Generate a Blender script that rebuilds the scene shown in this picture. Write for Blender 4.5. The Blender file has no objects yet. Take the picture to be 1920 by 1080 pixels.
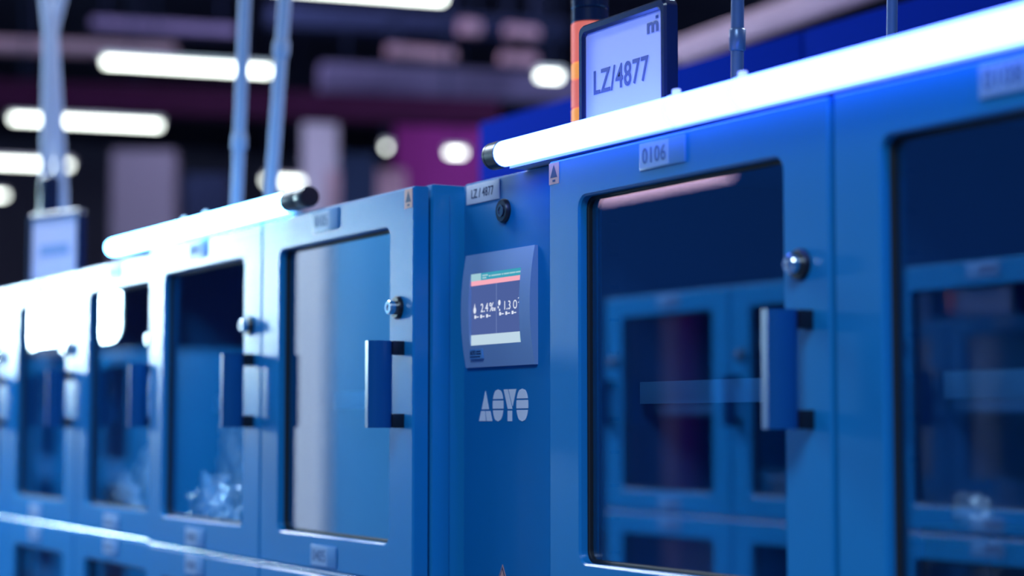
import bpy, bmesh, math, random
from mathutils import Vector, Matrix, noise

# ------------------------------------------------------------------ camera
S = bpy.context.scene
F, CX, CY, VX, VY = 3600.0, 960.0, 540.0, -1060.0, 796.0
TH = math.atan((VY - CY) / F)
AL = math.atan((CX - VX) * math.cos(TH) / F)
HF = Vector((-math.cos(AL), math.sin(AL), 0)); RT = Vector((math.sin(AL), math.cos(AL), 0))
FW = math.cos(TH) * HF + math.sin(TH) * Vector((0, 0, 1)); UP = RT.cross(FW)
CAM = Vector((2.289, -1.264, 1.54))


def ray(px, py):
    return ((px - CX) * RT - (py - CY) * UP + F * FW) / F


def on_y(px, py, y):
    d = ray(px, py)
    return CAM + d * ((y - CAM.y) / d.y)


def at_depth(px, py, Z):
    return CAM + ray(px, py) * Z


def at_height(px, py, z):
    d = ray(px, py)
    return CAM + d * ((z - CAM.z) / d.z)


cd = bpy.data.cameras.new('camera')
cd.sensor_width = 36.0
cd.lens = F * 36 / 1920
cd.clip_end = 200
cd.dof.use_dof = True
cd.dof.focus_distance = 2.62
cd.dof.aperture_fstop = 2.0
co = bpy.data.objects.new('camera', cd)
S.collection.objects.link(co)
M = Matrix((RT, UP, -FW)).transposed().to_4x4()
M.translation = CAM
co.matrix_world = M
S.camera = co

# ------------------------------------------------------------------ world, exposure
W = bpy.data.worlds.new('hall_ambience')
S.world = W
W.use_nodes = True
bg = W.node_tree.nodes['Background']
bg.inputs[0].default_value = (0.03, 0.19, 0.85, 1)
bg.inputs[1].default_value = 0.25
S.view_settings.view_transform = 'Standard'
S.view_settings.look = 'None'
S.view_settings.gamma = 1.0
S.view_settings.exposure = 0.0
S.view_settings.use_curve_mapping = False
S.cycles.use_denoising = True
S.cycles.sample_clamp_indirect = 6.0
S.cycles.max_bounces = 8
S.cycles.transparent_max_bounces = 16



def fill_light(name, x, y, z, sx, sy, watts, col):
    l = bpy.data.lights.new(name, 'AREA')
    l.shape = 'RECTANGLE'
    l.size, l.size_y = sx, sy
    l.energy = watts
    l.color = col
    o = bpy.data.objects.new(name, l)
    S.collection.objects.link(o)
    o.location = (x, y, z)
    return o


# unseen fill lights added to brighten doors, hall and opposite row (pointing down)
fill_light('hall_fill', -6, 9, 6.9, 14, 1.0, 800, (0.70, 0.72, 1.0))
fill_light('hall_fill', -16, 6, 6.9, 1.0, 14, 700, (0.80, 0.72, 1.0))
fill_light('aisle_fill', -5.2, -0.75, 4.5, 6, 0.3, 420, (0.72, 0.86, 1.0))  # added over the aisle to lighten the left doors and opposite fronts
fill_light('hall_fill', 5.0, -5.0, 6.5, 4, 3, 700, (0.58, 0.80, 1.0))  # added behind the camera to lighten the right doors and logo
fill_light('hall_fill', -2.5, 6.0, 6.9, 9, 1, 1800, (0.72, 0.84, 1.0))  # added to lighten the opposite row for its reflection

# ------------------------------------------------------------------ materials
MAT = {}


def mat(name, base, rough=0.5, metal=0.0, spec=0.5, bump=0.0, bscale=900.0, mottle=0.0, mscale=6.0,
        emis=None, estr=0.0, coat=0.0):
    m = bpy.data.materials.new(name)
    m.use_nodes = True
    nt = m.node_tree
    b = nt.nodes['Principled BSDF']
    b.inputs['Base Color'].default_value = (*base, 1)
    b.inputs['Roughness'].default_value = rough
    b.inputs['Metallic'].default_value = metal
    b.inputs['Specular IOR Level'].default_value = spec
    b.inputs['Coat Weight'].default_value = coat
    if emis:
        b.inputs['Emission Color'].default_value = (*emis, 1)
        b.inputs['Emission Strength'].default_value = estr
    if bump or mottle:
        tc = nt.nodes.new('ShaderNodeTexCoord')
    if bump:
        n = nt.nodes.new('ShaderNodeTexNoise')
        n.inputs['Scale'].default_value = bscale
        n.inputs['Detail'].default_value = 2
        bp = nt.nodes.new('ShaderNodeBump')
        bp.inputs['Strength'].default_value = bump
        bp.inputs['Distance'].default_value = 0.0004
        nt.links.new(tc.outputs['Object'], n.inputs['Vector'])
        nt.links.new(n.outputs['Fac'], bp.inputs['Height'])
        nt.links.new(bp.outputs['Normal'], b.inputs['Normal'])
    if mottle:
        n = nt.nodes.new('ShaderNodeTexNoise')
        n.inputs['Scale'].default_value = mscale
        n.inputs['Detail'].default_value = 4
        mx = nt.nodes.new('ShaderNodeMix')
        mx.data_type = 'RGBA'
        nt.links.new(tc.outputs['Object'], n.inputs['Vector'])
        nt.links.new(n.outputs['Fac'], mx.inputs[0])
        mx.inputs[6].default_value = (*[c * (1 - mottle) for c in base], 1)
        mx.inputs[7].default_value = (*[min(1, c * (1 + mottle)) for c in base], 1)
        nt.links.new(mx.outputs[2], b.inputs['Base Color'])
    MAT[name] = m
    return m


def emitter(name, col, strength):
    m = bpy.data.materials.new(name)
    m.use_nodes = True
    nt = m.node_tree
    nt.nodes.remove(nt.nodes['Principled BSDF'])
    e = nt.nodes.new('ShaderNodeEmission')
    e.inputs[0].default_value = (*col, 1)
    e.inputs[1].default_value = strength
    nt.links.new(e.outputs[0], nt.nodes['Material Output'].inputs[0])
    MAT[name] = m
    return m


def sheet(name, tint, ior=1.5, boost=1.0, rough=0.0, body=None, bfac=0.0, top=1.0):
    """clear sheet: mirror reflection by Fresnel, tinted see-through otherwise"""
    m = bpy.data.materials.new(name)
    m.use_nodes = True
    nt = m.node_tree
    nt.nodes.remove(nt.nodes['Principled BSDF'])
    fr = nt.nodes.new('ShaderNodeFresnel')
    fr.inputs[0].default_value = ior
    mu = nt.nodes.new('ShaderNodeMath')
    mu.operation = 'MULTIPLY'
    mu.use_clamp = True
    mu.inputs[1].default_value = boost
    nt.links.new(fr.outputs[0], mu.inputs[0])
    t = nt.nodes.new('ShaderNodeBsdfTransparent')
    t.inputs[0].default_value = (*tint, 1)
    g = nt.nodes.new('ShaderNodeBsdfGlossy')
    g.inputs['Roughness'].default_value = rough
    g.inputs[0].default_value = (0.9, 0.95, 1, 1)
    mx = nt.nodes.new('ShaderNodeMixShader')
    mn = nt.nodes.new('ShaderNodeMath')
    mn.operation = 'MINIMUM'
    mn.inputs[1].default_value = top
    nt.links.new(mu.outputs[0], mn.inputs[0])
    nt.links.new(mn.outputs[0], mx.inputs[0])
    last = t
    if body:
        d = nt.nodes.new('ShaderNodeBsdfDiffuse')
        d.inputs[0].default_value = (*body, 1)
        m2 = nt.nodes.new('ShaderNodeMixShader')
        m2.inputs[0].default_value = bfac
        nt.links.new(t.outputs[0], m2.inputs[1])
        nt.links.new(d.outputs[0], m2.inputs[2])
        last = m2
    nt.links.new(last.outputs[0], mx.inputs[1])
    nt.links.new(g.outputs[0], mx.inputs[2])
    nt.links.new(mx.outputs[0], nt.nodes['Material Output'].inputs[0])
    MAT[name] = m
    return m


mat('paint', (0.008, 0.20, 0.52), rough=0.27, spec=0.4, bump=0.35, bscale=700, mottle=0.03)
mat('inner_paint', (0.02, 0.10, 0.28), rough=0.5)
mat('panel_blue', (0.001, 0.15, 0.42), rough=0.45, spec=0.2, bump=0.2, bscale=700, mottle=0.04)
mat('handle_blue', (0.004, 0.08, 0.27), rough=0.28, spec=0.35)
mat('black_plastic', (0.008, 0.010, 0.018), rough=0.35)
mat('rubber', (0.006, 0.008, 0.014), rough=0.6)
mat('chrome', (0.75, 0.8, 0.85), rough=0.18, metal=1.0)
mat('label_plate', (0.10, 0.28, 0.60), rough=0.35)
mat('label_white', (0.66, 0.70, 0.84), rough=0.4)
mat('label_pale', (0.24, 0.40, 0.68), rough=0.4)
mat('shelf_metal', (0.11, 0.36, 0.68), rough=0.4)
mat('ink', (0.01, 0.03, 0.12), rough=0.6)
mat('label_ink', (0.06, 0.14, 0.34), rough=0.6)
mat('logo_white', (0.80, 0.80, 0.92), rough=0.5)
mat('sticker_orange', (0.72, 0.36, 0.30), rough=0.5)
mat('bezel', (0.24, 0.36, 0.62), rough=0.38, spec=0.4)
mat('sign_frame', (0.008, 0.014, 0.05), rough=0.2, spec=0.6)
mat('sign_face', (0.60, 0.58, 0.80), rough=0.35)
mat('sign_ink', (0.01, 0.05, 0.22), rough=0.5)
mat('tower_black', (0.008, 0.012, 0.035), rough=0.2, spec=0.6)
mat('tower_red', (0.80, 0.16, 0.10), rough=0.25, emis=(1.0, 0.20, 0.14), estr=0.45)
mat('tower_orange', (0.85, 0.34, 0.06), rough=0.25, emis=(1.0, 0.30, 0.06), estr=0.6)
mat('tower_pink', (0.75, 0.25, 0.42), rough=0.25, emis=(0.9, 0.22, 0.42), estr=0.25)
mat('pipe_steel', (0.10, 0.16, 0.28), rough=0.3, metal=0.3)
mat('hose_pale', (0.32, 0.36, 0.48), rough=0.45)
mat('ceiling_dark', (0.035, 0.04, 0.07), rough=0.95, spec=0.08, mottle=0.5, mscale=0.5)
mat('floor_grey', (0.10, 0.12, 0.17), rough=0.35, mottle=0.15, mscale=1.0)
mat('wall_grey', (0.14, 0.13, 0.19), rough=0.95, spec=0.08, mottle=0.35, mscale=0.35)
mat('glow_blue', (0.0, 0.012, 0.19), rough=0.9, spec=0.02, mottle=0.2, mscale=0.6)  # glow around the long tube put into this blue
mat('beam_maroon', (0.026, 0.004, 0.022), rough=0.95, spec=0.08, mottle=0.2)
mat('beam_grey', (0.10, 0.09, 0.18), rough=0.95, spec=0.08, mottle=0.2)
mat('beam_navy', (0.012, 0.018, 0.05), rough=0.95, spec=0.08, mottle=0.2)
mat('column_pale', (0.26, 0.25, 0.33), rough=0.95, spec=0.08, mottle=0.1)
mat('duct_pink', (0.36, 0.22, 0.30), rough=0.95, spec=0.08, mottle=0.15)  # on the overhead pipe this pink is light put into the colour
mat('lit_magenta', (0.12, 0.015, 0.12), rough=0.95, spec=0.08, mottle=0.2)  # magenta light put into the base colour
mat('fixture_white', (0.6, 0.62, 0.66), rough=0.5)
mat('foil', (0.9, 0.95, 0.98), rough=0.22, metal=0.7)
mat('lcd_dark', (0.01, 0.015, 0.04), rough=0.15)
emitter('tube_blue', (0.075, 0.16, 1.0), 14.0)
emitter('tube_cyan', (0.16, 0.52, 1.0), 26.0)
emitter('lamp_white', (0.92, 1.0, 0.93), 7.0)
emitter('lamp_pink', (1.0, 0.62, 0.85), 4.0)
emitter('panel_lamp', (0.60, 0.90, 1.0), 130.0)
emitter('scr_body', (0.075, 0.12, 0.34), 1.0)
emitter('scr_teal', (0.05, 0.36, 0.50), 1.0)
emitter('scr_teal_pale', (0.36, 0.60, 0.68), 1.0)
emitter('scr_pink', (0.95, 0.42, 0.52), 1.0)
emitter('scr_pale', (0.52, 0.68, 0.80), 1.0)
emitter('scr_white', (0.78, 0.84, 0.98), 1.0)
emitter('scr_line', (0.17, 0.24, 0.50), 1.0)
sheet('glass', (0.86, 0.92, 0.97), 1.5, 2.4, top=0.23)
sheet('bag_film', (0.86, 0.92, 0.96), 1.5, 2.6, 0.2, (0.9, 0.97, 1.0), 0.82)

m = bpy.data.materials.new('clear_plastic')
m.use_nodes = True
nt = m.node_tree
nt.nodes.remove(nt.nodes['Principled BSDF'])
a_, b_, x_ = nt.nodes.new('ShaderNodeBsdfTransparent'), nt.nodes.new('ShaderNodeBsdfTranslucent'), nt.nodes.new('ShaderNodeMixShader')
b_.inputs[0].default_value = (0.9, 0.95, 1, 1)
x_.inputs[0].default_value = 0.35
nt.links.new(a_.outputs[0], x_.inputs[1])
nt.links.new(b_.outputs[0], x_.inputs[2])
nt.links.new(x_.outputs[0], nt.nodes['Material Output'].inputs[0])
MAT['clear_plastic'] = m

# ------------------------------------------------------------------ helpers
COL = S.collection


def mk(name, me, m=None, parent=None, loc=(0, 0, 0)):
    o = bpy.data.objects.new(name, me)
    COL.objects.link(o)
    if m and not me.materials:
        me.materials.append(MAT[m])
    if parent:
        o.parent = parent
    o.location = loc
    return o


def tag(o, label, cat, group=None):
    o['label'] = label
    o['category'] = cat
    if group:
        o['group'] = group
    return o


def thing(name, label, cat, loc=(0, 0, 0), rz=0.0, group=None):
    o = bpy.data.objects.new(name, None)
    COL.objects.link(o)
    o.location = loc
    o.rotation_euler = (0, 0, rz)
    o.empty_display_size = 0.1
    return tag(o, label, cat, group)


def struct(o):
    o['kind'] = 'structure'
    return o


def from_bm(bm, name, smooth=None):
    bmesh.ops.recalc_face_normals(bm, faces=bm.faces)
    me = bpy.data.meshes.new(name)
    bm.to_mesh(me)
    bm.free()
    if smooth:
        for p in me.polygons:
            p.use_smooth = True
        me.set_sharp_from_angle(angle=math.radians(smooth))
    return me


def box_me(x0, x1, y0, y1, z0, z1, bev=0.0, name='box', seg=2):
    bm = bmesh.new()
    bmesh.ops.create_cube(bm, size=1)
    for v in bm.verts:
        v.co = Vector(((x0 + x1) / 2 + v.co.x * (x1 - x0), (y0 + y1) / 2 + v.co.y * (y1 - y0), (z0 + z1) / 2 + v.co.z * (z1 - z0)))
    if bev:
        bmesh.ops.bevel(bm, geom=bm.edges[:], offset=bev, segments=seg, profile=0.6, affect='EDGES')
    return from_bm(bm, name, 40 if bev else None)


def box(name, m, parent, x0, x1, y0, y1, z0, z1, bev=0.0):
    return mk(name, box_me(x0, x1, y0, y1, z0, z1, bev, name), m, parent)


def lathe_me(prof, axis='y', n=32, name='lathe', smooth=35):
    """prof: list of (radius, t) along the axis"""
    bm = bmesh.new()
    rings = []
    for r, t in prof:
        ring = []
        for i in range(n):
            a = 2 * math.pi * i / n
            c, s = r * math.cos(a), r * math.sin(a)
            co = {'y': (c, t, s), 'x': (t, c, s), 'z': (c, s, t)}[axis]
            ring.append(bm.verts.new(co))
        rings.append(ring)
    for a, b in zip(rings, rings[1:]):
        for i in range(n):
            bm.faces.new((a[i], a[(i + 1) % n], b[(i + 1) % n], b[i]))
    bm.faces.new(rings[0])
    bm.faces.new(rings[-1])
    return from_bm(bm, name, smooth)


def tube_me(pts, r, n=14, name='tube'):
    """round tube through points (r a number or one per point)"""
    bm = bmesh.new()
    pts = [Vector(p) for p in pts]
    rings = []
    for i, p in enumerate(pts):
        d = (pts[min(i + 1, len(pts) - 1)] - pts[max(i - 1, 0)]).normalized()
        a = d.orthogonal().normalized() if i == 0 else (prev - d * prev.dot(d)).normalized()
        prev = a
        b = d.cross(a)
        rr = r[i] if isinstance(r, (list, tuple)) else r
        rings.append([bm.verts.new(p + a * rr * math.cos(2 * math.pi * k / n) + b * rr * math.sin(2 * math.pi * k / n)) for k in range(n)])
    for a, b in zip(rings, rings[1:]):
        for i in range(n):
            bm.faces.new((a[i], a[(i + 1) % n], b[(i + 1) % n], b[i]))
    bm.faces.new(rings[0])
    bm.faces.new(rings[-1])
    return from_bm(bm, name, 40)


def loops(x0, x1, z0, z1, X0, X1, Z0, Z1, r, s=8):
    """matching point loops of a rounded inner rectangle and a square outer one"""
    inn, out = [], []
    for cx, cz, a0, ox, oz, vf in ((x1 - r, z1 - r, 0, X1, Z1, True), (x0 + r, z1 - r, 90, X0, Z1, False),
                                   (x0 + r, z0 + r, 180, X0, Z0, True), (x1 - r, z0 + r, 270, X1, Z0, False)):
        for i in range(s + 1):
            a = math.radians(a0 + 90 * i / s)
            p = (cx + r * math.cos(a), cz + r * math.sin(a))
            inn.append(p)
            if i == s // 2:
                out.append((ox, oz))
            elif (i < s // 2) == vf:
                out.append((ox, p[1]))
            else:
                out.append((p[0], oz))
    return inn, out


def frame_me(X0, X1, Z0, Z1, x0, x1, z0, z1, r, y0, y1, ch=0.0015, orad=0.0, name='frame'):
    """flat frame (outer rectangle, rounded hole), front at y0, back at y1"""
    bm = bmesh.new()

    def ring(kind, d, y):
        if kind == 'i':
            l = loops(x0 - d, x1 + d, z0 - d, z1 + d, X0, X1, Z0, Z1, r + d)[0]
        elif orad:
            l = loops(X0 + d, X1 - d, Z0 + d, Z1 - d, X0, X1, Z0, Z1, max(orad - d, 1e-4))[0]
        else:
            l = loops(x0, x1, z0, z1, X0 + d, X1 - d, Z0 + d, Z1 - d, r)[1]
        return [bm.verts.new((p[0], y, p[1])) for p in l]
    R = [ring('i', 0, y1), ring('i', 0, y0 + ch), ring('i', ch, y0), ring('o', ch, y0), ring('o', 0, y0 + ch), ring('o', 0, y1)]
    for k in range(len(R)):
        a, b = R[k], R[(k + 1) % len(R)]
        n = len(a)
        for i in range(n):
            bm.faces.new((a[i], a[(i + 1) % n], b[(i + 1) % n], b[i]))
    return from_bm(bm, name, 30)


def round_plate_me(x0, x1, z0, z1, r, y0, y1, name='plate'):
    bm = bmesh.new()
    l = loops(x0, x1, z0, z1, x0, x1, z0, z1, r)[0]
    a = [bm.verts.new((p[0], y0, p[1])) for p in l]
    b = [bm.verts.new((p[0], y1, p[1])) for p in l]
    n = len(l)
    bm.faces.new(a)
    bm.faces.new(b)
    for i in range(n):
        bm.faces.new((a[i], a[(i + 1) % n], b[(i + 1) % n], b[i]))
    return from_bm(bm, name)


def poly_me(polys, y0, th, name='print'):
    """thin flat shapes in the x-z plane, facing -y"""
    bm = bmesh.new()
    for P in polys:
        a = [bm.verts.new((p[0], y0, p[1])) for p in P]
        b = [bm.verts.new((p[0], y0 + th, p[1])) for p in P]
        n = len(P)
        bm.faces.new(a)
        bm.faces.new(b)
        for i in range(n):
            bm.faces.new((a[i], a[(i + 1) % n], b[(i + 1) % n], b[i]))
    return from_bm(bm, name)


TXT = {}


def text_me(s, x0, z0, width, height, y0, bold=0.0, name='lettering', space=1.08):
    """lettering filling the given rectangle, facing -y"""
    key = (s, x0, z0, width, height, y0)
    if key in TXT:
        return TXT[key]
    c = bpy.data.curves.new('txt', 'FONT')
    c.body = s
    c.size = 1
    c.offset = bold
    c.extrude = 0.002
    c.space_character = space
    c.resolution_u = 4
    o = bpy.data.objects.new('txt', c)
    COL.objects.link(o)
    me = bpy.data.meshes.new_from_object(o.evaluated_get(bpy.context.evaluated_depsgraph_get()))
    bpy.data.objects.remove(o)
    me.name = name
    xs = [v.co.x for v in me.vertices]
    ys = [v.co.y for v in me.vertices]
    sx, sy = width / (max(xs) - min(xs)), height / (max(ys) - min(ys))
    mx, my = min(xs), min(ys)
    for v in me.vertices:
        v.co = Vector((x0 + (v.co.x - mx) * sx, y0 - v.co.z * 0.1, z0 + (v.co.y - my) * sy))
    me.materials.clear()
    TXT[key] = me
    return me


# ------------------------------------------------------------------ the hall
struct(mk('floor', box_me(-34, 12, -14, 26, -0.1, 0), 'floor_grey'))
struct(mk('ceiling', box_me(-34, 12, -14, 26, 7.0, 7.15), 'ceiling_dark'))
struct(mk('wall_left', box_me(-34.2, -34, -14, 26, 0, 7.0), 'wall_grey'))
struct(mk('wall_back', box_me(-34, 12, 26, 26.2, 0, 7.0), 'wall_grey'))

# ------------------------------------------------------------------ dry cabinets
DW, DH = 0.600, 0.592            # a door
Z0 = (1.304, 0.704, 0.104)       # door bottoms: upper, middle, lower row
ME = {}
ME['door'] = frame_me(0, DW, 0, DH, 0.078, 0.517, 0.056, 0.536, 0.016, 0, 0.025, ch=0.0028, name='door')
ME['gasket'] = frame_me(0.072, 0.523, 0.050, 0.542, 0.0825, 0.5125, 0.0605, 0.5315, 0.013, 0.012, 0.022, ch=0.001, orad=0.02, name='gasket')
ME['pane'] = round_plate_me(0.080, 0.515, 0.058, 0.534, 0.012, 0.0155, 0.0185, 'window_pane')
bm = bmesh.new()


def handle_me():
    """vertical bar: flat front strip, rounded back, in plan a D with a lip"""
    prof = []
    for i in range(13):
        a = math.radians(-90 + 180 * i / 12)
        prof.append((0.014 + 0.012 * math.cos(a) * 0.9, -0.054 + 0.0185 * (1 + math.sin(a))))
    prof = [(0.0, -0.054), (0.014, -0.056)] + prof[1:-1] + [(0.014, -0.017), (0.0, -0.019)]
    b = bmesh.new()
    lo = [b.verts.new((x, y, 0)) for x, y in prof]
    hi = [b.verts.new((x, y, 0.130)) for x, y in prof]
    n = len(prof)
    b.faces.new(lo)
    b.faces.new(hi)
    for i in range(n):
        b.faces.new((lo[i], lo[(i + 1) % n], hi[(i + 1) % n], hi[i]))
    return from_bm(b, 'handle', 35)


ME['handle'] = handle_me()
ME['bracket'] = box_me(0.003, 0.019, -0.019, 0.0005, 0, 0.021, 0.001, 'handle_bracket')
ME['lock_ring'] = lathe_me([(0.0175, 0.0), (0.0175, -0.004), (0.0155, -0.007), (0.011, -0.007)], 'y', 36, 'lock_ring')
ME['lock'] = lathe_me([(0.0108, -0.006), (0.0108, -0.017), (0.0095, -0.0185), (0.0055, -0.0185), (0.005, -0.0165), (0.0025, -0.0165)], 'y', 28, 'lock_cylinder')
ME['plate'] = box_me(0, 0.100, -0.0022, 0, 0, 0.034, 0.0008, 'number_label')
ME['insert'] = box_me(0.003, 0.066, -0.0027, -0.0021, 0.002, 0.032, 0, 'label_insert')
ME['sticker'] = box_me(0, 0.026, -0.0006, 0, 0, 0.029, 0, 'warning_sticker')
ME['sticker_print'] = poly_me([[(0.004, 0.009), (0.022, 0.009), (0.013, 0.026)], [(0.010, 0.003), (0.017, 0.003), (0.017, 0.006), (0.010, 0.006)]], -0.0010, 0.0003, 'sticker_print')
ME['smudge'] = poly_me([[(0.010 + k * 0.013, 0.009), (0.020 + k * 0.013, 0.009), (0.020 + k * 0.013, 0.025), (0.010 + k * 0.013, 0.025)] for k in range(4)], -0.0031, 0.0003, 'number_print')


def door(cab, x, z, top=None, bottom=None, sticker=None, simple=False, lab_bottom=True):
    d = mk('door', ME['door'], 'paint', cab, (x, 0, z))
    mk('gasket', ME['gasket'], 'rubber', d)
    mk('window_pane', ME['pane'], 'glass', d)
    mk('handle', ME['handle'], 'handle_blue', d, (0.548, 0, 0.231))
    for hz in (0.231, 0.340):
        mk('handle_bracket', ME['bracket'], 'black_plastic', d, (0.552, 0, hz))
    mk('lock_ring', ME['lock_ring'], 'black_plastic', d, (0.550, 0, 0.412))
    mk('lock_cylinder', ME['lock'], 'chrome', d, (0.550, 0, 0.412))
    for lz, s in ((0.553, top), (0.006, bottom)):
        if s is None:
            continue
        mk('number_label', ME['plate'], 'label_plate', d, (0.228, 0, lz))
        if not simple:
            mk('label_insert', ME['insert'], 'label_pale', d, (0.228, 0, lz))
        if s:
            mk('number_text', text_me(s, 0.008, 0.0075, 0.052, 0.020, -0.003, 0.004), 'label_ink', d, (0.228, 0, lz))
        else:
            mk('number_print', ME['smudge'], 'label_ink', d, (0.228, 0, lz))
    if sticker is not None:
        mk('warning_sticker', ME['sticker'], 'sticker_orange', d, (sticker, 0, 0.560))
        mk('sticker_print', ME['sticker_print'], 'ink', d, (sticker, 0, 0.560))
    return d


def cabinet(label, x0, y0, rz=0.0, nd=2, left=0.0, P=0.606, tops=('', ''), bottoms=('', ''), stick=(None, None), rows=3, plain=False):
    """body x 0..left+nd*pitch (local), door fronts at y=0 facing -y"""
    cab = thing('dry_cabinet', label, 'cabinet', (x0, y0, 0), rz)
    w = left + nd * P
    yb, dep = 0.030, 0.68
    t = 0.02
    box('side_panel', 'paint', cab, 0, t, yb, dep, 0.10, 1.90, 0.002)
    box('side_panel', 'paint', cab, w - t, w, yb, dep, 0.10, 1.90, 0.002)
    box('corner_flange', 'paint', cab, w, w + 0.002, yb, 0.058, 0.12, 1.885, 0.0008)
    box('top_panel', 'paint', cab, t, w - t, yb, dep, 1.88, 1.90, 0.002)
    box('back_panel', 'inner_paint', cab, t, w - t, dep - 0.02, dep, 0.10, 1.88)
    box('plinth', 'black_plastic', cab, 0.03, w - 0.03, 0.06, dep - 0.03, 0, 0.10)
    for z in (0.10, 0.69, 1.29):
        box('compartment_floor', 'paint', cab, t, w - t, yb, dep - 0.02, z, z + 0.02, 0.001)
    for i in range(nd if left else nd - 1):
        xx = left + P * (i + (0 if left else 1))
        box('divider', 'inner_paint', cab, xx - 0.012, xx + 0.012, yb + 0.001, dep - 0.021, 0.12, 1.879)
    for z in (0.7, 1.3):  # chrome bars added to catch light as a bright line between door rows
        mk('glint_strip', tube_me([(0.004, 0.010, z), (w - 0.004, 0.010, z)], 0.0036, 14, 'glint_strip'), 'chrome', cab)
    for i in range(nd):
        for r in range(2):
            xs0, xs1 = left + P * i + 0.026, left + P * (i + 1) - 0.026
            zz = Z0[r] + 0.272
            s = box('shelf', 'shelf_metal', cab, xs0, xs1, 0.135, dep - 0.03, zz + 0.018, zz + 0.021)
            box('shelf_lip', 'shelf_metal', s, xs0, xs1, 0.130, 0.1345, zz - 0.008, zz + 0.022, 0.001)
    for r in range(rows):
        for i in range(nd):
            door(cab, left + P * i + 0.003, Z0[r], tops[i % len(tops)] if r == 0 else '', bottoms[i % len(bottoms)] if r == 0 else '',
                 stick[i % len(stick)] if r == 0 else None, simple=plain)
    return cab


P_ = 0.606
# row the camera looks along; the near cabinet has the control column
A = cabinet('pale blue dry cabinet left of the control panel, number plate 0405 on its door', -0.267 - 2 * P_, 0.0,
            tops=('', '0105'), bottoms=('', '0405'), stick=(None, 0.570))
B = cabinet('washed-out dry cabinet far along the row holding a shiny bag', -0.272 - 4 * P_, 0.03)
D = cabinet('farthest dry cabinet of the row, cut off by the left picture edge', -0.277 - 6 * P_, 0.03, nd=2)
CX0 = -0.246
CL = 0.050 - CX0
C = cabinet('deep blue dry cabinet with touch display column under the long glowing tube', CX0, 0.045, nd=3, left=CL, P=0.608,
            tops=('0106', '0108', ''), bottoms=('', '', ''), stick=(0.001, None, None))

# control column of the near cabinet (local to C: x from CX0, y from 0.045)
PY = 0.026                                     # panel front, local
cp = box('control_panel', 'panel_blue', C, 0.003, CL - 0.001, PY, PY + 0.03, 0.104, 1.897, 0.002)


def pl(px, py, y=0.071):
    p = on_y(px, py, y)
    return p.x - CX0, p.z


box('control_panel_column', 'paint', C, 0.020, CL - 0.013, PY + 0.031, 0.6, 0.121, 1.879)
# name plate
x0, x1 = -0.233 - CX0, -0.132 - CX0
nl = box('name_label', 'label_white', C, x0, x1, PY - 0.0015, PY, 1.8665, 1.8955, 0.0005)
mk('name_lettering', text_me('LZ / 4877', x0 + 0.016, 1.8745, 0.068, 0.0135, PY - 0.0017, 0.008), 'ink', nl)
# lock
lx = -0.117 - CX0
mk('panel_lock', ME['lock_ring'], 'black_plastic', C, (lx, PY, 1.847))
k = mk('keyhole_disc', lathe_me([(0.009, -0.0069), (0.009, -0.0085), (0.0055, -0.0085), (0.005, -0.0075)], 'y', 24), 'sign_frame', C, (lx, PY, 1.847))


def bezel_me(X0, X1, Z0_, Z1_, x0, x1, z0, z1, yb):
    """pillow-curved cover with a rectangular opening"""
    def yf(z):
        u = (z - (Z0_ + Z1_) / 2) / ((Z1_ - Z0_) / 2)
        return yb - 0.005 - 0.0085 * (1 - u * u)
    zs = sorted(set([Z0_ + (Z1_ - Z0_) * i / 16 for i in range(17)] + [z0, z1]))
    xs = [X0, x0, x1, X1]
    b = bmesh.new()
    Vf = [[b.verts.new((x, yf(z), z)) for x in xs] for z in zs]
    Vb = [[b.verts.new((x, yb, z)) for x in xs] for z in zs]
    n = len(zs)
    hole = lambda j, i: i == 1 and zs[j] >= z0 - 1e-6 and zs[j + 1] <= z1 + 1e-6
    for j in range(n - 1):
        for i in range(3):
            if hole(j, i):
                continue
            b.faces.new((Vf[j][i], Vf[j][i + 1], Vf[j + 1][i + 1], Vf[j + 1][i]))
            b.faces.new((Vb[j][i], Vb[j + 1][i], Vb[j + 1][i + 1], Vb[j][i + 1]))
        for i in (0, 3):
            b.faces.new((Vf[j][i], Vf[j + 1][i], Vb[j + 1][i], Vb[j][i]))
        if hole(j, 1):
            for i in (1, 2):
                b.faces.new((Vf[j][i], Vf[j + 1][i], Vb[j + 1][i], Vb[j][i]))
    for i in range(3):
        for j in (0, n - 1):
            b.faces.new((Vf[j][i], Vf[j][i + 1], Vb[j][i + 1], Vb[j][i]))
    for z in (z0, z1):
        j = zs.index(z)
        b.faces.new((Vf[j][1], Vf[j][2], Vb[j][2], Vb[j][1]))
    return from_bm(b, 'display_bezel', 25)


bx0, bx1, bz0, bz1 = -0.227 - CX0, -0.022 - CX0, 1.6235, 1.790
sx0, sx1, sz0, sz1 = -0.2035 - CX0, -0.0525 - CX0, 1.6555, 1.7605
bz = mk('display_bezel', bezel_me(bx0, bx1, bz0, bz1, sx0, sx1, sz0, sz1, PY), 'bezel', C)
sy = PY - 0.0085
scr = box('display_screen', 'scr_body', C, sx0, sx1, sy, PY - 0.001, sz0, sz1)
sw, sh = sx1 - sx0, sz1 - sz0


def srect(name, m, u0, u1, v0, v1, lift=0.0003):
    return box(name, m, scr, sx0 + u0 * sw, sx0 + u1 * sw, sy - lift, sy - 0.00005, sz0 + v0 * sh, sz0 + v1 * sh)


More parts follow.
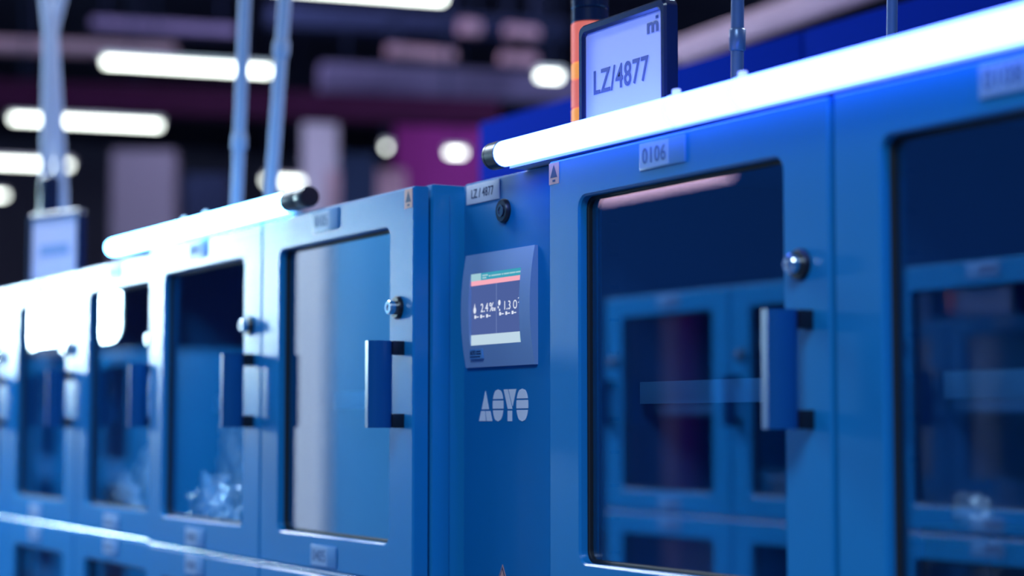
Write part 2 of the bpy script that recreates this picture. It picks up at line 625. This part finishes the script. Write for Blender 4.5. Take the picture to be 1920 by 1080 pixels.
srect('screen_header', 'scr_teal', 0.0, 1.0, 0.90, 1.0)
srect('header_tab', 'scr_teal_pale', 0.0, 0.20, 0.90, 1.0, 0.0005)
srect('alarm_bar', 'scr_pink', 0.0, 1.0, 0.835, 0.90)
srect('screen_footer', 'scr_pale', 0.0, 1.0, 0.0, 0.145)
srect('footer_button', 'scr_teal_pale', 0.965, 1.0, 0.01, 0.135, 0.0005)
srect('screen_divider', 'scr_line', 0.505, 0.512, 0.145, 0.835)


def stext(s, u0, v0, u1, v1, bold=0.0):
    return mk('screen_text', text_me(s, sx0 + u0 * sw, sz0 + v0 * sh, (u1 - u0) * sw, (v1 - v0) * sh, sy - 0.0005, bold), 'scr_white', scr)


stext('2.4', 0.20, 0.455, 0.345, 0.575)
stext('%', 0.375, 0.455, 0.46, 0.575)
stext('1.3', 0.67, 0.455, 0.785, 0.575)
stext('O', 0.84, 0.455, 0.91, 0.575)
stext('2', 0.932, 0.53, 0.985, 0.605)


def blob(cx, cz, rx, rz, n=16, tip=0.0):
    return [(cx + rx * math.cos(2 * math.pi * i / n), cz + rz * math.sin(2 * math.pi * i / n) + (tip if i == n // 4 else 0)) for i in range(n)]


sp = lambda u, v: (sx0 + u * sw, sz0 + v * sh)
mk('drop_icon', poly_me([blob(*sp(0.075, 0.49), 0.0038, 0.0048, 16, 0.005)], sy - 0.0006, 0.0003), 'scr_white', scr)
mk('gas_icon', poly_me([blob(*sp(0.57, 0.56), 0.0034, 0.0040), blob(*sp(0.548, 0.50), 0.0016, 0.0018), blob(*sp(0.575, 0.46), 0.0016, 0.0018)], sy - 0.0006, 0.0003), 'scr_white', scr)
marks = []
for u in (0.07, 0.19, 0.31, 0.57, 0.69, 0.81):
    v = 0.375 if u < 0.5 else 0.385
    for a, b2, c, d2 in ((0, 0.032, 0, 0.045), (0.04, 0.085, 0.012, 0.026)):
        q0, q1 = sp(u + a, v + c), sp(u + b2, v + d2)
        marks.append([q0, (q1[0], q0[1]), q1, (q0[0], q1[1])])
q0, q1 = sp(0.47, 0.455), sp(0.49, 0.50)
marks.append([q0, (q1[0], q0[1]), q1, (q0[0], q1[1])])
mk('screen_symbols', poly_me(marks, sy - 0.0006, 0.0003), 'scr_white', scr)
hd = []
for a, b2, r in ((0.23, 0.34, 0), (0.23, 0.31, 1), (0.36, 0.395, 0.5), (0.41, 0.60, 0.5), (0.62, 0.645, 0.5), (0.66, 0.76, 0.5), (0.77, 0.88, 0.5), (0.89, 0.99, 0.5)):
    v = 0.962 - r * 0.034
    q0, q1 = sp(a, v - 0.008), sp(b2, v + 0.012)
    hd.append([q0, (q1[0], q0[1]), q1, (q0[0], q1[1])])
mk('header_print', poly_me(hd, sy - 0.0006, 0.0003), 'scr_teal_pale', scr)
# badge below the screen
bdx = -0.2045 - CX0
yb_ = PY - 0.0095
bd = box('badge', 'label_plate', bz, bdx, bdx + 0.039, yb_ - 0.0018, yb_ + 0.004, 1.6355, 1.6500, 0.0008)
C_badge_text = mk('badge_lettering', text_me('AOYO', bdx + 0.003, 1.6415, 0.017, 0.0065, yb_ - 0.0021, 0.02), 'ink', bz)
mk('badge_print', poly_me([[(bdx + a, z), (bdx + b2, z), (bdx + b2, z + h), (bdx + a, z + h)] for a, b2, z, h in
                           ((0.022, 0.035, 1.6452, 0.002), (0.022, 0.036, 1.6418, 0.002), (0.003, 0.034, 1.6378, 0.0018))], yb_ - 0.0022, 0.0003), 'ink', bz)
# stencilled lettering (crop pixels -> panel)
lgx0, lgx1, lgz0, lgz1 = -0.194 - CX0, -0.049 - CX0, 1.5445, 1.591
lg = lambda x, y: (lgx0 + (x - 97) / 244 * (lgx1 - lgx0), lgz0 + (338 - y) / 166 * (lgz1 - lgz0))
polys = [[(130, 180), (147, 275), (111, 275)],
         [(108, 284), (126, 284), (131, 336), (97, 336)], [(131, 284), (154, 284), (164, 336), (137, 336)],
         [(222, 175), (241, 175), (264, 275), (243, 275)], [(246, 175), (284, 175), (266, 262)],
         [(242, 284), (263, 284), (263, 337), (242, 337)]]
for cx, rx in ((194, 26.5), (313, 28)):
    for ya, yb2 in ((174, 223), (231, 273), (281, 338)):
        cy, ry = 256, 82
        pts = []
        for i in range(9):
            y = ya + (yb2 - ya) * i / 8
            pts.append((cx + rx * math.sqrt(max(0, 1 - ((y - cy) / ry) ** 2)) ** 0.8, y))
        pts += [(2 * cx - a, b2) for a, b2 in reversed(pts)]
        pts = [p for i, p in enumerate(pts) if i == 0 or (abs(p[0] - pts[i - 1][0]) + abs(p[1] - pts[i - 1][1])) > 0.5]
        polys.append(pts)
for P in polys:
    mk('logo_letter_piece', poly_me([[lg(*p) for p in P]], PY - 0.0008, 0.0007, 'logo_letter_piece'), 'logo_white', cp)
# warning triangle
tx, tz = -0.123 - CX0, 1.341
tri = lambda d: [(tx, tz - 2 * d), (tx + 0.030 - 1.8 * d, tz - 0.052 + d), (tx - 0.030 + 1.8 * d, tz - 0.052 + d)]
wt = mk('warning_triangle', poly_me([tri(0)], PY - 0.0006, 0.0005, 'warning_triangle'), 'sticker_orange', C)
mk('triangle_border', poly_me([tri(0.0014)], PY - 0.0009, 0.0002), 'ink', wt)
mk('triangle_field', poly_me([tri(0.0036)], PY - 0.0012, 0.0002), 'sticker_orange', wt)
mk('triangle_symbol', poly_me([[(tx - 0.003, tz - 0.022), (tx, tz - 0.016), (tx + 0.003, tz - 0.022), (tx + 0.002, tz - 0.038), (tx - 0.002, tz - 0.038)]], PY - 0.0015, 0.0002), 'ink', wt)
# perforated shelf rails inside the near cabinet
for i in range(2):
    xr = CL + 0.608 * i + 0.013
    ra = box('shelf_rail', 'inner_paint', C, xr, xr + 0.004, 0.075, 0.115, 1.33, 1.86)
    sl = box_me(0, 0.001, 0, 0.014, 0, 0.005, 0, 'slot')
    for j in range(11):
        mk('slot', sl, 'handle_blue', ra, (xr + 0.0041, 0.088, 1.365 + j * 0.045))

# opposite row of cabinets across the aisle (seen in the glass)
OY = -1.52
E1 = cabinet('dry cabinet across the aisle mirrored in the window of door 0106', -1.15, OY, math.pi, plain=True)
E2 = cabinet('dry cabinet across the aisle mirrored in the window nearest the right edge', -1.15 + 1.215, OY, math.pi, plain=True)

# ------------------------------------------------------------------ glowing tubes on the cabinet tops
def tube_light(label, x0, x1, y, z, r, em, cap0, cap1, clips, group='glowing tubes on the cabinet tops'):
    t = thing('tube_light', label, 'light', (0, y, z), 0, group)
    e = r * 0.9
    prof = [(r * 0.35, x0), (r * 0.75, x0 + 0.15 * e), (r * 0.95, x0 + 0.5 * e), (r, x0 + e), (r, x1 - e), (r * 0.95, x1 - 0.5 * e), (r * 0.75, x1 - 0.15 * e), (r * 0.35, x1)]
    mk('tube', lathe_me(prof, 'x', 24, 'tube'), em, t)
    for c, s in ((cap0, -1), (cap1, 1)):
        if not c:
            continue
        xe = x0 if s < 0 else x1
        R = r * 1.06
        ca = mk('end_cap', lathe_me([(R, xe - s * 0.016), (R, xe + s * c * 0.55), (R * 0.96, xe + s * c * 0.58), (R * 0.96, xe + s * c * 0.62), (R, xe + s * c * 0.65), (R, xe + s * c * 0.92), (R * 0.9, xe + s * c), (R * 0.4, xe + s * c)], 'x', 24, 'end_cap'), 'black_plastic', t)
    box('mounting_rail', 'fixture_white', t, x0 + 0.02, x1 - 0.02, 0.006, 0.05, 1.9004 - z, -r + 0.0012)
    for xc in clips:
        cl = mk('clip', lathe_me([(r * 1.01, xc - 0.006), (r * 1.07, xc - 0.005), (r * 1.07, xc + 0.005), (r * 1.01, xc + 0.006)], 'x', 24, 'clip'), 'clear_plastic', t)
        mk('clip_tab', box_me(xc - 0.005, xc + 0.005, -0.004, 0.004, r * 1.02, r * 1.42, 0.002), 'clear_plastic', cl)
    return t


c1 = on_y(1266, 215, 0.04).x
c2 = on_y(1390, 180, 0.04).x
tube_light('long blue-white glowing tube over doors 0106 and the control column', -0.082, 1.72, 0.042, 1.9217, 0.0185, 'tube_blue', 0.018, 0.0, (c1, c2))
c3 = on_y(345, 418, 0.0).x
c4 = on_y(385, 405, 0.0).x
tube_light('shorter cyan-white glowing tube with black end cap on the pale cabinet', -1.74, -0.735, 0.0, 1.9207, 0.0175, 'tube_cyan', 0.0, 0.075, (c3, c4))

# ------------------------------------------------------------------ name sign and signal tower
def sign(label, x0, x1, y, z0, z1, text, rz=0.0):
    w = x1 - x0
    s = thing('sign', label, 'sign', (x0, y, z0), rz)
    h = z1 - z0
    mk('sign_frame', frame_me(0, w, 0, h, 0.013, w - 0.013, 0.013, h - 0.013, 0.006, 0, 0.020, 0.003, 0.012, 'sign_frame'), 'sign_frame', s)
    f = mk('sign_face', box_me(0.011, w - 0.011, 0.0055, 0.012, 0.011, h - 0.011, 0, 'sign_face'), 'sign_face', s)
    box('sign_foot', 'sign_frame', s, w * 0.3, w * 0.7, 0.002, 0.018, -0.003, 0.0005)
    if text:
        mk('sign_lettering', text_me(text, 0.034, 0.089, 0.137, 0.034, 0.005, 0.013), 'sign_ink', f)
        mk('sign_mark', text_me('m', w - 0.050, h * 0.79, 0.027, 0.0145, 0.005, 0.03), 'sign_ink', f)
        mk('sign_mark_dot', box_me(w - 0.0285, w - 0.0232, 0.0045, 0.0054, h * 0.79 + 0.017, h * 0.79 + 0.021), 'sign_ink', f)
    else:
        mk('sign_lettering', box_me(0.05, w - 0.05, 0.0045, 0.0054, h * 0.40, h * 0.55), 'bezel', f)
    return s


sg = sign('white sign reading LZ/4877 in a dark frame above the glowing tube', 0.022, 0.240, 0.11, 1.9035, 2.094, 'LZ/4877')


def tower(label, x, y, z, segs, r=0.029):
    t = thing('signal_tower', label, 'signal light', (x, y, z))
    mk('base', lathe_me([(r * 1.05, 0), (r * 1.05, 0.02), (r, 0.022), (r, 0.03)], 'z', 28), 'tower_black', t)
    zz = 0.03
    for m, h in segs:
        mk('light_segment' if m != 'tower_black' else 'top_module',
           lathe_me([(r * 0.93, zz), (r, zz + 0.002), (r, zz + h - 0.002), (r * 0.93, zz + h)], 'z', 28), m, t)
        zz += h
    mk('cap', lathe_me([(r, zz), (r * 1.0, zz + 0.035), (r * 0.8, zz + 0.042), (r * 0.3, zz + 0.044)], 'z', 28), 'tower_black', t)
    return t


tp = at_depth(1106, 45, 2.95)
hz = tp.z - 1.903 - 0.03
tw = tower('signal tower with orange and red segments behind the LZ/4877 sign', tp.x, tp.y, 1.903,
           [('tower_pink', hz * 0.22), ('tower_orange', hz * 0.18), ('tower_red', hz * 0.2), ('tower_orange', hz * 0.12), ('tower_red', hz * 0.28), ('tower_black', 0.022), ('tower_black', 0.07)])

lp = at_depth(74, 450, 4.95)
s2 = sign('blurred white sign in a dark frame far at the left edge', lp.x - 0.115, lp.x + 0.115, lp.y, 1.9035, 2.09, '', math.radians(18))
lt = at_depth(92, 380, 5.15)
tower('black topped signal tower behind the far blurred sign', lt.x, lt.y, 1.903, [('tower_red', 0.10), ('tower_black', 0.13)], 0.027)

# ------------------------------------------------------------------ plastic bags in the cabinets
def bag_me(w, d, h, seed, amp, name):
    random.seed(seed)
    b = bmesh.new()
    bmesh.ops.create_icosphere(b, subdivisions=5, radius=1)
    off = Vector((seed * 3.1, seed * 1.7, 0))
    for v in b.verts:
        n = v.co.copy()
        k = noise.fractal(n * 2.2 + off, 1.0, 2.0, 4) * amp + abs(noise.noise(n * 5 + off)) * amp * 0.6
        q = n * (1 + k)
        v.co = Vector((q.x * w / 2, q.y * d / 2, max(q.z, -0.82) * h / 2))
    me = from_bm(b, name, 60)
    zs = min(v.co.z for v in me.vertices)
    for v in me.vertices:
        v.co.z -= zs
    return me


def bag(label, name, x, y, z, w, d, h, seed, m, amp=0.22):
    return tag(mk(name, bag_me(w, d, h, seed, amp, name), m, None, (x, y, z)), label, 'bag')


bag('large clear inflated plastic bag in the third window from the left', 'plastic_bag', -1.285, 0.135, 1.3105, 0.27, 0.075, 0.26, 3, 'bag_film', 0.26)
bag('crumpled shiny silver packet in front of the clear inflated bag', 'silver_packet', -1.26, 0.062, 1.3105, 0.26, 0.036, 0.135, 5, 'foil', 0.4)
bag('clear crumpled plastic bag in the second window from the left', 'plastic_bag', -1.945, 0.165, 1.3105, 0.19, 0.07, 0.19, 8, 'bag_film', 0.22)
bag('crumpled shiny silver packet in the second window from the left', 'silver_packet', -1.945, 0.098, 1.3105, 0.22, 0.036, 0.125, 11, 'foil', 0.4)
gp = on_y(1825, 935, 0.12)
shelf_z = 1.3105
tray = thing('storage_box', 'small dark box inside the window at the right edge', 'box', (gp.x, 0.125, 1.3105))
box('box_body', 'black_plastic', tray, -0.05, 0.05, -0.03, 0.05, 0, 0.11, 0.002)
box('box_lid', 'black_plastic', tray, -0.052, 0.052, -0.032, 0.052, 0.1101, 0.125, 0.002)
bag('small glinting foil scrap on the dark box in the window at the right edge', 'foil_scrap', gp.x - 0.005, 0.122, 1.4357, 0.05, 0.03, 0.036, 14, 'foil', 0.3)

# ------------------------------------------------------------------ pipes rising behind the cabinets
def pipe(label, pts, r, m, coup=()):
    p0 = Vector(pts[0])
    t = thing('supply_pipe', label, 'pipe', p0)
    q = [Vector(p) - p0 for p in pts]
    mk('pipe_run', tube_me(q, r, 16, 'pipe_run'), m, t)
    for f in coup:
        i = min(int(f), len(q) - 2)
        c = q[i].lerp(q[i + 1], f - i)
        d = (q[i + 1] - q[i]).normalized()
        mk('coupling', tube_me([c - d * 0.016, c - d * 0.014, c + d * 0.014, c + d * 0.016], [r * 1.1, r * 1.28, r * 1.28, r * 1.1], 16, 'coupling'), m, t)
    return t


def riser(px0, py0, px1, py1, Z):
    a, b2 = at_depth(px0, py0, Z), at_depth(px1, py1, Z)
    d = (b2 - a) / (b2.z - a.z)
    return [a + d * (1.9 - a.z), a, b2, b2 + d * (6.99 - b2.z)]


pr = riser(1382, 150, 1383, 0, 2.75)
pipe('blue steel pipe with a coupling above the long glowing tube', pr, 0.0095, 'pipe_steel', (1.5,))
pipe('blurred steel pipe near the right end of the long glowing tube', riser(1672, 80, 1673, 0, 2.6), 0.0075, 'pipe_steel')
pipe('upright pale pipe rising behind the shorter glowing tube', riser(444, 380, 459, 0, 4.3), 0.0135, 'hose_pale', (1.3,))
pipe('leaning pale pipe right of the upright one behind the shorter tube', riser(508, 365, 534, 0, 4.3), 0.0145, 'hose_pale', (1.75,))
l1 = riser(86, 400, 92, 60, 5.4)
l1[3] = at_depth(80, -60, 5.4)
pipe('pale pipe rising from the far sign at the left', [l1[0], l1[1], l1[2], l1[3], l1[3] + Vector((0, 0, 6.99 - l1[3].z))], 0.017, 'hose_pale')
l2 = riser(118, 400, 98, 60, 5.5)
l2[3] = at_depth(128, -60, 5.5)
pipe('second pale pipe crossing beside the far sign at the left', [l2[0], l2[1], l2[2], l2[3], l2[3] + Vector((0, 0, 6.99 - l2[3].z))], 0.017, 'hose_pale')

# ------------------------------------------------------------------ hall lamps
def lamp(label, pl_, pr_, py, m='lamp_white', z=4.5, along=(0.0, 1.0)):
    a = at_height((pl_ + pr_) / 2, py, z)
    Z = (a - CAM).dot(FW)
    d = Vector((along[0], along[1], 0)).normalized()
    L = (pr_ - pl_) * Z / F / abs(d.dot(RT))
    t = thing('ceiling_lamp', label, 'lamp', (a.x, a.y, z), math.atan2(d.y, d.x), 'linear lamps hanging in the hall')
    box('diffuser', m, t, -L / 2, L / 2, -0.04, 0.04, 0.0, 0.05, 0.01)
    box('housing', 'fixture_white', t, -L / 2 - 0.02, L / 2 + 0.02, -0.05, 0.05, 0.05, 0.09)
    for s in (-0.35, 0.35):
        box('suspension_rod', 'beam_navy', t, L * s - 0.006, L * s + 0.006, -0.006, 0.006, 0.09, 7.0 - z)
    return t


AD = (0.19, 1.0)
lamp('white linear lamp crossed by the upright pipe at upper left', 206, 500, 131, along=AD)
lamp('white linear lamp crossed by two pipes at the left, second highest', 33, 292, 234, along=AD)
lamp('white linear lamp just above the far sign at the left edge', -90, 124, 310, along=AD)
lamp('lowest white lamp cut off by the left picture edge', -190, 3, 367, along=AD)
lamp('white linear lamp cut off by the top picture edge', 480, 830, -8, along=AD)
lamp('short white lamp behind the leaning pipe just above the shorter tube', 498, 568, 344, along=AD)
lamp('small round-looking white lamp left of the long glowing tube', 722, 727, 281, along=AD)
lamp('short white lamp just left of the end of the long glowing tube', 840, 869, 291, along=AD)
lamp('short white lamp beside the signal tower', 1010, 1050, 149, along=AD)


def beam(label, pxa, pya, pxb, pyb, Za, h, m, name='ceiling_beam', cat='beam', depth=0.3, horizontal=True):
    # hangs from the roof on rods
    """straight member between two picture points; the second point's distance keeps it level"""
    a = at_depth(pxa, pya, Za)
    b2 = at_height(pxb, pyb, a.z)
    d = (b2 - a)
    L = d.length
    o = mk(name, box_me(0, L, -depth / 2, depth / 2, -h / 2, h / 2, 0.01, name), m, None, a)
    o.rotation_euler = (0, 0, math.atan2(d.y, d.x))
    for q in (0.1, 0.9):
        box('hanger_rod', 'beam_navy', o, L * q - 0.01, L * q + 0.01, -0.01, 0.01, h / 2 - 0.01, 7.0 - a.z)
    return tag(o, label, cat)


# lamp that shows as the blown-out reflection in the far doors
pt = thing('panel_lamp', 'bright white lamp mirrored in the far left cabinet doors', 'lamp', (-7.80, -1.6, 1.945))
mk('diffuser', round_plate_me(-0.75, 0.75, 0.03, 0.75, 0.08, 0.0, 0.12, 'diffuser'), 'panel_lamp', pt)
box('lamp_foot', 'fixture_white', pt, -0.3, 0.3, -0.02, 0.14, -0.02, 0.03, 0.005)
box('lamp_back', 'fixture_white', pt, -0.70, 0.70, -0.03, -0.001, 0.06, 0.72, 0.005)
ex = cabinet('plain end of the opposite cabinet row below the bright lamp', -6.60, -1.55, math.pi, nd=3, plain=True, rows=2)

# lamp over the aisle whose reflection streaks the top of the door 0106 window
v = at_height(1225, 352, 4.5)
v.y = 2 * 0.062 - v.y
al = thing('ceiling_lamp', 'pinkish linear lamp mirrored in the top of the door 0106 window', 'lamp', (v.x, v.y, 4.5), 0, 'linear lamps hanging in the hall')
box('diffuser', 'lamp_pink', al, -1.4, 1.4, -0.2, 0.2, 0.0, 0.05, 0.01)
box('housing', 'fixture_white', al, -1.42, 1.42, -0.22, 0.22, 0.05, 0.09)
for s_ in (-1.0, 1.0):
    box('suspension_rod', 'beam_navy', al, s_ - 0.006, s_ + 0.006, -0.006, 0.006, 0.09, 2.5)

# ------------------------------------------------------------------ hall structure beyond the row
beam('dark maroon girder crossing behind the lamps', -60, 178, 930, 214, 17, 0.24, 'beam_maroon')
beam('dusky pink cable tray above the upper left lamp', -60, 84, 330, 96, 18, 0.09, 'duct_pink', 'cable_tray', 'tray')
beam('blue grey cable tray near the top left corner', 170, 46, 440, 62, 21, 0.10, 'beam_grey', 'cable_tray', 'tray')
beam('wide lavender grey girder left of the signal tower', 600, 148, 1075, 170, 20, 0.30, 'beam_grey')
beam('dark navy girder under the top picture edge', 500, 34, 1060, 62, 20.5, 0.22, 'beam_navy')
for i, (px, py, w_, h_, lb) in enumerate(((790, 100, 120, 22, 'pale pink duct section hanging left of the signal tower, lower long one'),
                                    (880, 52, 34, 30, 'small pale pink duct section near the top, left of two'),
                                    (978, 60, 60, 24, 'pale pink duct section near the top, right of two'),
                                    (972, 112, 66, 24, 'pale pink duct section above the lamp by the signal tower'),
                                    (738, 96, 22, 22, 'small round pink duct section left of the long one'))):
    p = at_depth(px, py, 19 + i * 0.3)
    k_ = 19 / F
    o = thing('duct_section', lb, 'duct', p, math.radians(88))
    L_, r_ = w_ * k_ / 0.9, h_ * k_ / 2
    mk('duct', tube_me([(-L_ / 2, 0, 0), (L_ / 2, 0, 0)], r_, 20, 'duct'), 'duct_pink', o)
    for q in (-0.4, 0.4):
        box('hanger', 'beam_navy', o, q * L_ - 0.01, q * L_ + 0.01, -0.01, 0.01, r_ * 0.9, 7.0 - p.z)


def column(label, px0, px1, pytop, Z, m, name='column', cat='column', z0=0.0):
    a, b2 = at_depth(px0, pytop, Z), at_depth(px1, pytop, Z)
    c = (a + b2) / 2
    w_ = (b2 - a).length
    o = mk(name, box_me(-w_ / 2, w_ / 2, -0.15, 0.15, z0, a.z, 0.01, name), m, None, (c.x, c.y, 0))
    o.rotation_euler = (0, 0, math.atan2(RT.y, RT.x))
    return tag(o, label, cat)


column('pale column standing right of the leaning pipe', 570, 632, 222, 21, 'column_pale')
column('broad grey column behind the shorter glowing tube', 215, 330, 285, 22, 'wall_grey')
column('tall dark cabinet between the grey column and the upright pipe', 350, 430, 330, 20, 'beam_navy', 'machine_housing', 'machine')
column('panel with magenta light put into its colour, between two round lamps', 742, 905, 238, 24, 'lit_magenta', 'tinted_panel', 'tinted_panel')
column('low pinkish crate stack right of the shorter tube', 612, 760, 322, 19, 'duct_pink', 'crate_stack', 'crates')
column('dark machine left of the small round lamp', 640, 706, 292, 18, 'beam_navy', 'machine_housing', 'machine')
# long pipe overhead, its pink light put into the colour, at upper right, parallel to the row
a = at_depth(1290, 92, 9.0)
b2 = at_height(1545, 0, a.z)
d_ = b2 - a
tag(mk('overhead_pipe', tube_me([-d_ * 0.05, d_ * 0.5, d_ * 2.0], 0.06, 16, 'overhead_pipe'), 'duct_pink', None, a), 'overhead pipe slanting at the upper right, pink light put into its colour', 'pipe')
# blue panels added behind the near cabinet to imitate the tube's glow
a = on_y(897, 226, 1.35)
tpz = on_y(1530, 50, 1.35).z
pw = thing('added_partition', 'added deep blue panels imitating the glow behind the long tube', 'added_partition', (a.x, 1.35, 0))
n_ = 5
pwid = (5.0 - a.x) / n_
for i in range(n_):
    box('added_panel', 'glow_blue', pw, i * pwid + 0.004, (i + 1) * pwid - 0.004, 0, 0.04, 0.02, tpz, 0.003)

# blue panels, added to turn the pane blue by reflection, and a pale pillar further along the opposite side (seen in the glass)
mat('screen_panel', (0.06, 0.32, 0.62), rough=0.5, mottle=0.03)
lk = thing('added_partition', 'added plain blue panels whose mirror image turns the window beside the control panel blue', 'added_partition', (-4.115, -1.56, 0))
for i in range(2):
    box('added_panel', 'screen_panel', lk, 0.003 + i * 0.68, 0.677 + i * 0.68, -0.02, 0.02, 0.02, 3.2, 0.003)
mat('pillar_white', (0.85, 0.88, 0.92), rough=0.6, mottle=0.03)
pc = tag(mk('pillar', box_me(-4.72, -4.12, -1.95, -1.5, 0, 6.99, 0.01, 'pillar'), 'pillar_white'), 'white pillar mirrored as a pale stripe in the window beside the control panel', 'pillar')
